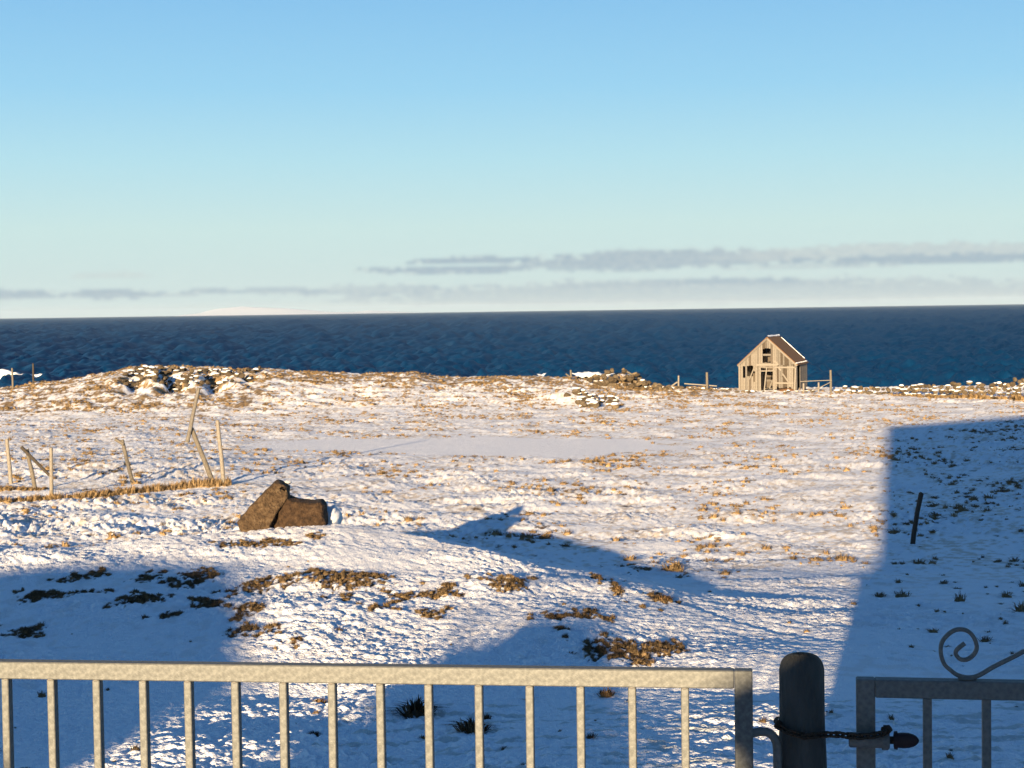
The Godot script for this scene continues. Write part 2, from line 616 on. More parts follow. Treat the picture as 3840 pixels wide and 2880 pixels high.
func grid(xs: PackedFloat32Array, ds: PackedFloat32Array, detail: bool) -> ArrayMesh:
	var nc := xs.size()
	var nr := ds.size()
	var v := PackedVector3Array()
	var nn := PackedVector3Array()
	var col := PackedColorArray()
	v.resize(nc * nr)
	nn.resize(nc * nr)
	col.resize(nc * nr)
	var snow := Color(.87, .875, .89)
	for i in nr:
		var d := ds[i]
		var near := []
		if detail:
			for p in patches:
				if absf(d - p[1]) < p[3] * 1.6:
					near.append(p)
		for j in nc:
			var x := xs[j] * d if detail else xs[j]
			var y := land(x, d)
			var c := snow
			if detail:
				var a := bumpy(x, d)
				y += relief(x, d, a)
				if d < 11.5 and x > -1.2:
					# frosted lawn and grit where the snow is worn thin
					var worn := smoothstep(.18, .42, n_edge.get_noise_2d(x * 1.6 + 5.0, d * 4.0) + .4 * n_edge.get_noise_2d(x * 6.0, d * 9.0) + .12 * smoothstep(1.4, 2.4, x))
					c = c.lerp(Color(.36, .38, .31), worn * .55)
				if a > .25 and d > 12.5:
					# thin snow with straw showing through
					var thin := smoothstep(.08, .42, n_edge.get_noise_2d(x * 3.6, d * 2.2) + .55 * n_edge.get_noise_2d(x * .4 + 8.0, d * .3))
					c = c.lerp(Color(.47, .35, .20), thin * .16 if d < 15.0 else thin * .6 * maxf(.27, smoothstep(lerpf(22.5, 15.0, smoothstep(1.5, 3.5, x)), 28.0, d)))
				if a > .25:
					var t := turf(x, d, near)
					if t > 0.0:
						var s := n_fine.get_noise_2d(x * 9.0, d * 7.0)
						var soil := Color(.15, .09, .04).lerp(Color(.08, .05, .024), clampf(.5 + s * .9, 0, 1))
						if d > 60.0:
							soil = Color(.34, .235, .12).lerp(Color(.19, .125, .062), clampf(.5 + s, 0, 1))
						c = c.lerp(soil, t)
						y += t * (absf(s) * .025 - .012)
			else:
				y -= .25 if d < 3.4 else .45
			v[i * nc + j] = Vector3(x, y, -d)
			col[i * nc + j] = c
	for i in nr:
		for j in nc:
			var a := v[i * nc + maxi(j - 1, 0)]
			var b := v[i * nc + mini(j + 1, nc - 1)]
			var c := v[maxi(i - 1, 0) * nc + j]
			var e := v[mini(i + 1, nr - 1) * nc + j]
			nn[i * nc + j] = (b - a).cross(e - c).normalized()
	return arrays(v, nn, col, quads(nr, nc))


func quads(nr: int, nc: int) -> PackedInt32Array:
	var idx := PackedInt32Array()
	idx.resize((nr - 1) * (nc - 1) * 6)
	var k := 0
	for i in nr - 1:
		for j in nc - 1:
			var a := i * nc + j
			idx[k] = a
			idx[k + 1] = a + nc
			idx[k + 2] = a + nc + 1
			idx[k + 3] = a
			idx[k + 4] = a + nc + 1
			idx[k + 5] = a + 1
			k += 6
	return idx


func spread(inner: float, step: float, outer: float, count: int) -> PackedFloat32Array:
	var xs := PackedFloat32Array()
	for k in range(count, 0, -1):
		xs.append(-inner - (outer - inner) * pow(float(k) / count, 1.5))
	var t := -inner
	while t <= inner:
		xs.append(t)
		t += step
	for k in range(1, count + 1):
		xs.append(inner + (outer - inner) * pow(float(k) / count, 1.5))
	return xs


func build_ground() -> void:
	var ds := PackedFloat32Array()
	var d := 3.2
	while d < 150.0:
		ds.append(d)
		if d < 7.0:
			d += .05
		else:
			var h := EYE - land(0, d)
			d += clampf(d * d / (h * 1732.0) * .8, .02, .3 if d < 120.0 else 1.5)
	var m := grid(spread(.36, .00115, 1.3, 40), ds, true)
	structure("snow_field", m, M.snow)
	var xs := PackedFloat32Array()
	for k in 81:
		xs.append(-160.0 + k * 4.0)
	var rows := PackedFloat32Array()
	for k in 60:
		rows.append(-60.0 + k * 3.6)
	structure("ground", grid(xs, rows, false), M.snow)


# ---------------------------------------------------------------- sea
func build_sea() -> void:
	var n := FastNoiseLite.new()
	n.seed = 17
	n.frequency = 1.0
	n.fractal_octaves = 2
	var xs := spread(.38, .0011, 2.2, 24)
	var ds := PackedFloat32Array()
	var d := 116.0
	while d < 32000.0:
		ds.append(d)
		d += maxf(.45, d * d / 13856.0 * .3)
	ds.append(34000.0)
	var nc := xs.size()
	var nr := ds.size()
	var v := PackedVector3Array()
	var nn := PackedVector3Array()
	var col := PackedColorArray()
	v.resize(nc * nr)
	nn.resize(nc * nr)
	col.resize(nc * nr)
	var waves := [[1.5, .12, 1.1], [3.2, .13, 1.4], [8.0, .085, 2.2], [22.0, .045, 3.6], [70.0, .024, 7.0], [200.0, .009, 10.0], [600.0, .005, 15.0]]
	for i in nr:
		d = ds[i]
		var cell := maxf(.45, d * d / 13856.0 * .3)
		for j in nc:
			var x := xs[j] * d
			var y := 0.0
			for k in waves.size():
				var lam: float = waves[k][0]
				var f := smoothstep(.6, .3, cell / lam) * (1.0 if k < 4 else smoothstep(.02, .08, cell / lam))
				if f > 0.0:
					y += n.get_noise_2d(x / lam * float(waves[k][2]) + k * 70.0, d / lam + x / lam * .12) * lam * waves[k][1] * f
			v[i * nc + j] = Vector3(x, SEA + y, -d)
			col[i * nc + j] = Color.WHITE
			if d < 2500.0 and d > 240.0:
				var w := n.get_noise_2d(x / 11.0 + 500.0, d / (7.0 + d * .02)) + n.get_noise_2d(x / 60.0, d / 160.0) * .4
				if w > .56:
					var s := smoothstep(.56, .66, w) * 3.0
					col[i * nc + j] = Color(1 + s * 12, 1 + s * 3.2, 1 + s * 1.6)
	for i in nr:
		for j in nc:
			var a := v[i * nc + maxi(j - 1, 0)]
			var b := v[i * nc + mini(j + 1, nc - 1)]
			var c := v[maxi(i - 1, 0) * nc + j]
			var e := v[mini(i + 1, nr - 1) * nc + j]
			nn[i * nc + j] = (b - a).cross(e - c).normalized()
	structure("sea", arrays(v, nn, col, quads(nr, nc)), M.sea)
	surf(-84.0, -59.0, 224.0, 1.9, 3)
	surf(-1.6, 15.0, 209.0, .62, 4)
	surf(-55.0, -53.4, 238.0, .5, 5)


# a ridge of breaking foam
func surf(x0: float, x1: float, d: float, high: float, sd: int) -> void:
	var n := FastNoiseLite.new()
	n.seed = sd
	n.frequency = .9
	n.fractal_octaves = 3
	var v := PackedVector3Array()
	var nn := PackedVector3Array()
	var cols := int((x1 - x0) / .16) + 2
	var rows := 9
	for i in rows:
		for j in cols:
			var x := lerpf(x0, x1, float(j) / (cols - 1))
			var end := sqrt(clampf(minf((x - x0), (x1 - x)) / ((x1 - x0) * .35), 0, 1))
			var f := float(i) / (rows - 1)
			var hh := high * end * (.72 + n.get_noise_1d(x * .25 + sd * 9.0) * .45)
			var y := SEA + .1 + sin(f * PI) * maxf(hh, .05) + n.get_noise_2d(x * 1.3, f * 6.0) * .22 * end - .15
			v.append(W(x, y, d + (f - .5) * 3.0 + n.get_noise_1d(x * .3) * .8))
	for i in rows:
		for j in cols:
			var a := v[i * cols + maxi(j - 1, 0)]
			var b := v[i * cols + mini(j + 1, cols - 1)]
			var c := v[maxi(i - 1, 0) * cols + j]
			var e := v[mini(i + 1, rows - 1) * cols + j]
			nn.append((b - a).cross(e - c).normalized())
	structure("surf", arrays(v, nn, PackedColorArray(), quads(rows, cols)), M.foam)


func build_mountain() -> void:
	# a far snowy coast, most of it below the horizon
	var n := FastNoiseLite.new()
	n.seed = 9
	n.frequency = .0004
	n.fractal_octaves = 4
	var far := 26000.0
	var v := PackedVector3Array()
	var nn := PackedVector3Array()
	var cols := 90
	var rows := 14
	var outline := [[-5600, 0], [-5330, 10], [-5150, 80], [-4900, 165], [-4500, 235], [-4200, 232], [-3900, 200], [-3600, 175], [-3240, 120], [-2800, 80], [-2400, 55], [-1700, 20], [-1100, 0]]
	for i in rows:
		for j in cols:
			var x := lerpf(-5600.0, -900.0, float(j) / (cols - 1))
			var f := float(i) / (rows - 1)
			var y := through(outline, x) * smoothstep(0, 1, f) * .72
			y += n.get_noise_2d(x, f * 2500.0) * 70.0 * f * smoothstep(0, 60, y)
			v.append(W(x, SEA - 8.0 + y, far + f * 2600.0))
	for i in rows:
		for j in cols:
			var a := v[i * cols + maxi(j - 1, 0)]
			var b := v[i * cols + mini(j + 1, cols - 1)]
			var c := v[maxi(i - 1, 0) * cols + j]
			var e := v[mini(i + 1, rows - 1) * cols + j]
			nn.append((b - a).cross(e - c).normalized())
	structure("mountain", arrays(v, nn, PackedColorArray(), quads(rows, cols)), M.snow_lump)


# ---------------------------------------------------------------- the houses behind the camera whose shadows lie on the snow
func gabled(called: String, label: String, at: Vector3, half: float, depth: float, eave: float, ridge: float, over: float) -> Node3D:
	# front face at z = 0, ridge running back along +z
	var t := thing(called, label, "building", at)
	part("wall", prism_mesh([Vector2(-half, -1.0), Vector2(half, -1.0), Vector2(half, eave), Vector2(0, ridge), Vector2(-half, eave)], 0, depth), M.render, t)
	for s in [-1.0, 1.0]:
		var slope: float = (ridge - eave) / half
		var poly := [Vector2(0, ridge + .004), Vector2(s * (half + over), eave - slope * over + .004), Vector2(s * (half + over), eave - slope * over + .14), Vector2(0, ridge + .14)]
		part("roof", prism_mesh(poly, -over, depth + over), M.iron_roof, t)
	return t


func window(t: Node3D, x: float, y: float, w: float, h: float) -> void:
	var f := part("window", box_mesh(Vector3(w, h, .06), .008), M.trim, t, Transform3D(Basis(), Vector3(x, y, -.03)))
	part("pane", box_mesh(Vector3(w - .14, h - .14, .02)), M.glass, f, Transform3D(Basis(), Vector3(0, 0, -.035)))


func build_houses() -> void:
	var t := gabled("house", "tall rendered house standing behind the viewer, casting the right-hand shadow", W(4.38, .2, -6), 5.95, 9.0, 7.28, 8.2, .05)
	for r in 2:
		for k in 4:
			window(t, -4.2 + k * 2.8, 2.4 + r * 3.0, 1.2, 1.4)
	part("porch", prism_mesh([Vector2(-6.15, -1), Vector2(-5.93, -1), Vector2(-5.93, 2.5), Vector2(-6.05, 2.42), Vector2(-6.24, 2.32), Vector2(-6.24, 2.2), Vector2(-6.15, 2.2)], .05, 1.3), M.trim, t)
	# a shed with a round tin roof
	t = thing("tin_shed", "low shed with a rounded tin roof behind the viewer on the left", "building", W(-9.7, .2, -6))
	var arch := [Vector2(-4.25, -1), Vector2(3.95, -1), Vector2(3.95, 1.64), Vector2(3.85, 1.70), Vector2(3.57, 1.78), Vector2(3.41, 1.89), Vector2(3.11, 2.01), Vector2(2.69, 2.2), Vector2(2.01, 2.43), Vector2(1.3, 2.6), Vector2(.57, 2.66), Vector2(-.5, 2.66), Vector2(-1.3, 2.6), Vector2(-2.01, 2.43), Vector2(-2.69, 2.2), Vector2(-3.4, 1.88), Vector2(-4.25, 1.5)]
	part("wall", prism_mesh(arch, 0, 5.0), M.iron_roof, t)
	part("door", box_mesh(Vector3(2.4, 2.0, .05), .01), M.trim, t, Transform3D(Basis(), Vector3(0, 1.0, -.03)))
	# unseen stand-in for the middle shadow's caster, outline traced back from that shadow
	t = thing("mid_shadow_caster", "unseen shed-like stand-in shaped to cast the middle shadow, behind the viewer", "building", W(-4.3, .2, -6))
	part("wall", prism_mesh([Vector2(-.33, -1), Vector2(.74, -1), Vector2(.74, 1.92), Vector2(.6, 2.03), Vector2(.35, 2.14), Vector2(-.14, 2.16), Vector2(-.24, 2.08), Vector2(-.3, 2.0), Vector2(-.6, 1.98), Vector2(-.6, 1.84), Vector2(-.66, 1.74), Vector2(-.33, 1.64)], 0, 1.4), M.wood[1], t)
	part("caster_low_end", prism_mesh([Vector2(.745, -1), Vector2(1.68, -1), Vector2(1.68, 1.64), Vector2(1.45, 1.69), Vector2(1.15, 1.72), Vector2(.745, 1.92)], .02, 1.3), M.wood[0], t)
	part("caster_spur", tube_mesh([Vector3(-.5, 1.85, .2), Vector3(-.98, 2.27, .2)], [.035], 8), M.wood[1], t)  # added spur, placed for the thin tip of the middle shadow


# ---------------------------------------------------------------- the old hut
func build_hut() -> void:
	var half := 1.77
	var eave := 1.74
	var ridge := 3.36
	var deep := 4.6
	var y0 := land(15.75, 107.0)
	var t := thing("wooden_hut", "weathered grey timber hut with gable front and broken boards above the sea", "hut", W(15.78, y0 - .06, 106.9), -deg_to_rad(17.8))
	var top := func(x: float) -> float:
		return eave + (ridge - eave) * (1.0 - absf(x) / half)
	# upright boards of the front, cut round the openings: x0, x1, y0, y1
	var holes := [[-.24, .22, 1.83, 2.70], [-.40, .40, .02, 1.50], [-1.50, -1.34, .9, 1.62], [-1.21, -.93, 1.02, 1.66], [-.88, -.76, .62, 1.28], [.42, 1.6, 1.66, 1.70]]
	var x := -half
	while x < half - .02:
		var w := minf(rng.randf_range(.105, .15), half - x)
		var mid := x + w / 2
		var cuts := [rng.randf_range(-.1, .1)]
		var list := []
		for h in holes:
			if mid > h[0] and mid < h[1]:
				list.append(h)
		list.sort_custom(func(a, b): return a[2] < b[2])
		for h in list:
			cuts.append(h[2] + rng.randf_range(-.03, .03))
			cuts.append(h[3] + rng.randf_range(-.03, .03))
		if mid > .5:
			cuts[0] = rng.randf_range(.05, .34)
		cuts.append(99.0)
		var z := rng.randf_range(-.008, .008)
		var g := .006
		for k in range(0, cuts.size(), 2):
			var a: float = cuts[k]
			var b: float = cuts[k + 1]
			var bl := minf(b, top.call(x + g) - .01)
			var br := minf(b, top.call(x + w - g) - .01)
			if minf(bl, br) - a < .06:
				continue
			var poly := [Vector2(x + g, a), Vector2(x + w - g, a + rng.randf_range(-.03, .03)), Vector2(x + w - g, br), Vector2(x + g, bl)]
			if x + g < 0.0 and x + w - g > 0.0 and b > 90.0:
				poly = [Vector2(x + g, a), Vector2(x + w - g, a), Vector2(x + w - g, br), Vector2(0, ridge - .01), Vector2(x + g, bl)]
			part("board", prism_mesh(poly, z - .012, z + .012), M.wood[[0, 0, 1, 2, 2, 2, 3, 3, 1][rng.randi() % 9]], t)
		x += w
	# side and back boards
	for side in [-1.0, 1.0]:
		var z := -.04
		while z > -deep:
			var w := rng.randf_range(.13, .2)
			if not (side > 0 and z < -.35 and z > -1.5):
				part("board", box_mesh(Vector3(.024, eave, w - .012), 0), M.wood[rng.randi() % 3], t, Transform3D(Basis(), Vector3(side * half, eave / 2, z - w / 2)))
			z -= w
	x = -half
	while x < half - .02:
		var w := minf(.24, half - x)
		var poly := [Vector2(x, 0), Vector2(x + w - .01, 0), Vector2(x + w - .01, top.call(x + w - .01)), Vector2(x, top.call(x))]
		part("board", prism_mesh(poly, -deep - .012, -deep + .012), M.wood[1], t)
		x += w
	part("floor", box_mesh(Vector3(half * 2 - .1, .06, deep - .1)), M.dark_wood, t, Transform3D(Basis(), Vector3(0, .05, -deep / 2)))
	# trim, beams and braces on the front
	var pieces := [["beam", -.66, 1.70, .62, 1.70, .12, .05, M.pale_wood], ["beam", .48, 1.55, 1.68, 1.53, .10, .05, M.pale_wood], ["beam", .46, .58, 1.62, .56, .10, .05, M.pale_wood],
		["brace", .47, 1.96, .70, 1.68, .12, .04, M.pale_wood], ["brace", .72, 1.50, .86, 1.34, .11, .04, M.pale_wood], ["brace", .95, 1.16, 1.32, .62, .09, .04, M.wood[2]], ["brace", .92, 1.0, 1.22, .66, .05, .035, M.wood[3]],
		["corner_post", -1.73, -.05, -1.73, 1.70, .11, .06, M.wood[2]], ["corner_post", 1.72, -.05, 1.72, 1.66, .09, .06, M.wood[0]],
		["door_post", -.44, .0, -.44, 1.58, .10, .06, M.wood[2]], ["door_post", -.69, .0, -.69, 1.6, .08, .05, M.pale_wood], ["door_post", .44, .0, .44, 1.56, .09, .06, M.wood[2]], ["lintel", -.5, 1.56, .48, 1.56, .07, .05, M.wood[2]],
		["brace", -1.10, .8, -.82, 1.5, .07, .03, M.wood[2]], ["window_bar", -.26, 2.32, .24, 2.32, .12, .03, M.wood[0]], ["window_sill", -.3, 1.80, .28, 1.80, .05, .05, M.wood[2]],
		["door_bar", -.42, 1.32, .42, 1.33, .07, .03, M.pale_wood], ["leaning_pole", -.20, -.05, -.02, 1.54, .07, .05, M.pale_wood], ["leaning_pole", 1.66, -.22, 1.76, 1.52, .09, .07, M.pale_wood]]
	for p in pieces:
		var zz := .05 if p[0] != "leaning_pole" else .11
		if p[0] == "brace":
			zz = .105
		part(p[0], bar_mesh(Vector3(p[1], p[2], zz), Vector3(p[3], p[4], zz), p[5], p[6], .006, Vector3.BACK), p[7], t)
	# things of timber standing inside, seen through the door
	part("stud", box_mesh(Vector3(.09, .62, .06), .005), M.wood[0], t, Transform3D(Basis(), Vector3(.31, .36, -.35)))
	part("shelf", box_mesh(Vector3(.7, .07, .3), .005), M.wood[0], t, Transform3D(Basis(), Vector3(.12, .7, -.5)))
	part("stud", box_mesh(Vector3(.1, .5, .06), .005), M.wood[0], t, Transform3D(Basis(Vector3.FORWARD, .35), Vector3(.14, .45, -.4)))
	# roof
	var slope := (ridge - eave) / half
	for s in [-1.0, 1.0]:
		var over := .10
		var poly := [Vector2(0, ridge + .004), Vector2(s * (half + over), eave - slope * over + .004), Vector2(s * (half + over), eave - slope * over + .07), Vector2(0, ridge + .075)]
		var r := part("roof", prism_mesh(poly, -deep - .08, .07), M.roof, t)
		part("barge_board", bar_mesh(Vector3(s * .02, ridge - .06, .09), Vector3(s * (half + .07), eave - slope * .07 - .05, .09), .10, .03, .004, Vector3.BACK), M.wood[2] if s > 0 else M.wood[0], r)
	var ridge_snow := []
	for k in 14:
		ridge_snow.append(Vector3(rng.randf_range(-.03, .05), ridge + .1 + rng.randf_range(-.02, .02), .02 - deep * k / 13.0))
	part("snow", tube_mesh(ridge_snow, [.03, .06, .05, .07, .035, .075, .05], 8), M.snow_lump, t)
	var rake := []
	for k in 9:
		var f := .08 + k * .105
		rake.append(Vector3(half * f, lerpf(ridge, eave, f) + .09, -deep - .02 + rng.randf_range(-.02, .05)))
	part("snow", tube_mesh(rake, [.012, .025, .01, .03, .018], 7), M.snow_lump, t)
	for k in 5:
		var zz := -.15 - k * .95
		part("snow", stone_mesh(300 + k, .3, 2, false), M.snow_lump, t, Transform3D(Basis.from_scale(Vector3(.1, .04, .36)), Vector3(half + .03, eave + .06, zz)))
	# turf banked against the foot
	part("turf_bank", stone_mesh(71, .35, 3, false, 8, 14), M.roof, t, Transform3D(Basis.from_scale(Vector3(.75, .3, .4)), Vector3(1.15, -.04, .1)))


# ---------------------------------------------------------------- along the shore
func post(parent: Node, a: Vector3, b: Vector3, r: float, m: Material, called := "post") -> MeshInstance3D:
	var path := []
	var rad := []
	for k in 5:
		var f := k / 4.0
		path.append(a.lerp(b, f) + Vector3(rng.randf_range(-1, 1), 0, rng.randf_range(-1, 1)) * r * .16 * sin(f * PI))
		rad.append(r * lerpf(1.06, .92, f))
	return part(called, tube_mesh(path, rad, 8), m, parent)


func pile(t: Node3D, spots: Array, caps: float, tones := [0, 0, 1, 1, 2]) -> void:
	# spots: position, size; every stone is a piece of its own
	for s in spots:
		var q: Vector3 = s[0]
		var size: float = s[1]
		var b := Basis.from_euler(Vector3(rng.randf_range(-.4, .4), rng.randf() * TAU, rng.randf_range(-.4, .4))).scaled_local(Vector3(size * rng.randf_range(.8, 1.3), size * rng.randf_range(.6, .9), size))
		part("stone", M.stones[rng.randi() % M.stones.size()], M.stone[tones[rng.randi() % tones.size()]], t, Transform3D(b, q - t.position))
		if rng.randf() < caps:
			var c := Basis.from_euler(Vector3(0, rng.randf() * TAU, 0)).scaled_local(Vector3(size * rng.randf_range(.8, 1.25), size * rng.randf_range(.2, .4), size * rng.randf_range(.7, 1.1)))
			part("snow_cap", M.snow_cap, M.snow_lump, t, Transform3D(c, q - t.position + Vector3(rng.randf_range(-.3, .3) * size, size * rng.randf_range(.38, .6), 0)))


func build_shore() -> void:
	M.stones = []
	for k in 6:
		M.stones.append(stone_mesh(100 + k, .35, 6))
	M.snow_cap = stone_mesh(120, .35, 2, false)
	# dry-stone wall on the right
	var t := thing("stone_wall", "tumbled dry-stone wall with snow on its stones at the right", "wall", W(24, land(24, 100), 100))
	var line := [[19.4, 104.6, .30], [21.6, 102.0, .48], [23.8, 99.6, .72], [25.6, 96.6, .82], [27.0, 94.2, 1.05], [28.0, 92.6, 1.3], [30.0, 89.8, 1.3]]
	var spots := []
	for k in line.size() - 1:
		var a: Array = line[k]
		var b: Array = line[k + 1]
		var lon := Vector2(b[0] - a[0], b[1] - a[1]).length()
		var n := int(lon / .24)
		for i in n:
			var f := (i + rng.randf()) / n
			var high := lerpf(a[2], b[2], f) * rng.randf_range(.8, 1.12)
			var y := 0.08
			while y < high:
				var x := lerpf(a[0], b[0], f) + rng.randf_range(-.12, .12)
				var dd := lerpf(a[1], b[1], f) + rng.randf_range(-.3, .3) * (1.2 - y)
				spots.append([W(x, land(x, dd) + y, dd), rng.randf_range(.12, .2)])
				y += rng.randf_range(.2, .3)
	pile(t, spots, .36)
	# heap of stones left of the hut
	t = thing("stone_heap", "brown heap of beach stones with a driftwood log, left of the hut", "stone heap", W(7, land(7, 108), 108))
	spots = []
	for k in 150:
		var x := rng.randf_range(4.7, 10.4)
		var dd := 106.2 + rng.randf_range(-.9, .9) - (10.4 - x) * .05
		var rise := .85 * exp(-pow((x - 6.6) / 1.6, 2)) + .2
		if x > 7.2 and x < 7.8:
			rise += .25
		spots.append([W(x, land(x, dd) + rise * rng.randf_range(-.1, .9) * (1 - (absf(dd - 106.2) * .3)), dd), rng.randf_range(.13, .24)])
	pile(t, spots, .1)
	post(t, W(7.05, -1.72, 106.3) - t.position, W(8.35, -2.45, 106.5) - t.position, .06, M.post_wood, "log")
	# ruin in the dune on the left
	t = thing("stone_ruin", "sunken ruin of dark stones toned further down for shade half buried in snow on the left dune", "ruin", W(-19.5, land(-19.5, 100), 100))
	spots = []
	for k in 230:
		var x := -19.2 + rng.randf_range(-3.9, 3.7)
		var f := rng.randf()
		var dd := 98.5 + f * 7.5 + absf(x + 19.2) * .5
		spots.append([W(x, land(x, dd) + rng.randf_range(.02, .2), dd), rng.randf_range(.1, .24)])
	pile(t, spots, .3, [1, 0, 3, 1])  # darker stone tones put part of the hollow's shade into the colour
	# rocks in the snow before the heap
	t = thing("rock_outcrop", "small outcrop of snow-dusted grey rocks in the field before the stone heap", "rocks", W(4, land(4, 92), 92))
	spots = []
	for k in 46:
		var x := rng.randf_range(2.9, 5.9)
		var dd := lerpf(89.0, 95.5, rng.randf())
		spots.append([W(x, land(x, dd) + rng.randf_range(.0, .25) * (1.0 - absf(x - 3.6) * .25), dd), rng.randf_range(.12, .26)])
	pile(t, spots, .75)
	# low stones between heap and hut, and below it
	t = thing("stone_row", "low row of snow-capped stones running up to the hut's left side", "stones", W(12, land(12, 107), 107))
	spots = []
	for k in 60:
		var x := rng.randf_range(10.2, 18.6)
		var dd := 107.4 + rng.randf_range(-.4, .4) if x < 13.6 else 105.0 + rng.randf_range(-.3, .3)
		if x > 13.6 and rng.randf() < .4:
			continue
		spots.append([W(x, land(x, dd) + .06, dd), rng.randf_range(.09, .17)])
	pile(t, spots, .6)
	# lone posts
	var lone := [["pale shore post farthest left, in front of the white surf", -30.3, -.94, -30.28, -2.4, 105.0, .06], ["dark shore post second from the left edge, against the surf", -29.85, -.76, -29.86, -2.2, 108.0, .06],
		["short forked post at the left end of the stone heap", 3.66, -1.62, 3.7, -2.6, 107.6, .07], ["weathered post standing at the left of the hut", 12.22, -1.92, 12.24, -3.3, 108.5, .085]]
	for p in lone:
		var o := post(null, W(p[3], p[4], p[5]), W(p[1], p[2], p[5]), p[6], M.post_wood if p[1] > 3 or p[1] < -30 else M.dark_wood, "shore_post")
		tag(o, p[0], "post", "posts along the shore")
		if p[1] == 3.66:
			part("fork", tube_mesh([W(3.66, -2.1, 107.6), W(3.35, -1.85, 107.6)], [.06, .05], 6), M.post_wood, o)
	t = thing("braced_post", "pale post with a slanting brace between stone heap and hut", "post", W(10.38, -3.2, 108))
	post(t, Vector3(0, -.3, 0), Vector3(.02, 1.12, 0), .06, M.pale_wood)
	post(t, Vector3(-1.2, -.05, 0), Vector3(-.06, .72, 0), .055, M.pale_wood, "brace")
	t = thing("driftwood_plank", "long pale plank lying on the shore left of the hut", "plank", W(11.8, -2.75, 109))
	part("plank", bar_mesh(Vector3(-.95, .12, 0), Vector3(1.1, -.06, 0), .1, .07, .006), M.pale_wood, t)
	# rails at the right of the hut
	var ty := land(18.5, 105)
	t = thing("wooden_fence", "broken pale wooden fence with a slanting rail beside the hut's right side", "fence", W(18.6, ty, 105))
	post(t, Vector3(.75, -.2, 0), Vector3(.73, 1.36, 0), .075, M.post_wood)
	post(t, Vector3(0.0, -.2, .02), Vector3(0.0, .62, .02), .06, M.pale_wood)
	post(t, Vector3(-.92, -.2, .05), Vector3(-.92, .58, .05), .065, M.pale_wood)
	part("rail", bar_mesh(Vector3(-1.15, .70, .1), Vector3(.78, .75, .1), .13, .04, .006), M.pale_wood, t)
	part("rail", bar_mesh(Vector3(-.75, -.06, .15), Vector3(.72, .64, .15), .11, .04, .006), M.wood[2], t)


# ---------------------------------------------------------------- the wire fence on the left
func build_wire_fence() -> void:
	var t := thing("wire_fence", "sagging wire netting fence on leaning wooden posts at the left", "fence", W(-10, land(-10, 42), 42))
	var o := t.position
	var rows := [[-12.76, -.95, -12.67, -2.3, 43.6, .05, M.pale_wood], [-11.81, -1.09, -11.59, -2.3, 42.0, .05, M.post_wood], [-10.70, -.92, -10.72, -2.25, 40.04, .045, M.pale_wood], [-9.83, -1.0, -9.55, -2.3, 43.49, .05, M.post_wood], [-8.01, -.71, -7.41, -2.3, 43.11, .062, M.post_wood], [-7.30, -.5, -7.16, -2.3, 42.78, .052, M.pale_wood]]
	for p in rows:
		post(t, W(p[2], p[3], p[4]) - o, W(p[0], p[1], p[4]) - o, p[5], p[6])
	post(t, W(-8.10, -1.05, 43.0) - o, W(-7.78, .30, 43.0) - o, .05, M.wood[0], "broken_pole")
	post(t, W(-11.92, -1.03, 41.9) - o, W(-11.24, -1.74, 41.9) - o, .04, M.dark_wood, "strut")
	part("broken_top", bar_mesh(W(-10.0, -.98, 43.45) - o, W(-9.78, -1.12, 43.45) - o, .09, .07, .008), M.post_wood, t)
	# netting hung from post to post
	var run := [[-14.2, 41.6], [-12.67, 43.4], [-11.6, 41.9], [-10.72, 39.95], [-9.6, 43.3], [-7.6, 43.0], [-7.17, 42.7]]
	for k in run.size() - 1:
		var a := W(run[k][0], land(run[k][0], run[k][1]) + .06, run[k][1])
		var b := W(run[k + 1][0], land(run[k + 1][0], run[k + 1][1]) + .06, run[k + 1][1])
		if k == 0 or k == 1 or k == 2:
			continue
		var st := tool()
		for i in 9:
			var y := .03 + i * .11
			var mid := (a + b) / 2 + Vector3(0, y - .06, 0)
			add_bar(st, a + Vector3(0, y, 0) - o, mid - o, .003, .003)
			add_bar(st, mid - o, b + Vector3(0, y, 0) - o, .003, .003)
		var n := int(a.distance_to(b) / .14)
		for i in n:
			var f := (i + .5) / n
			var q := a.lerp(b, f) - Vector3(0, .06 * (1 - absf(f * 2 - 1)), 0)
			add_bar(st, q - o, q + Vector3(0, .94, 0) - o, .0028, .0028)
		part("wire_netting", done(st), M.wire, t)


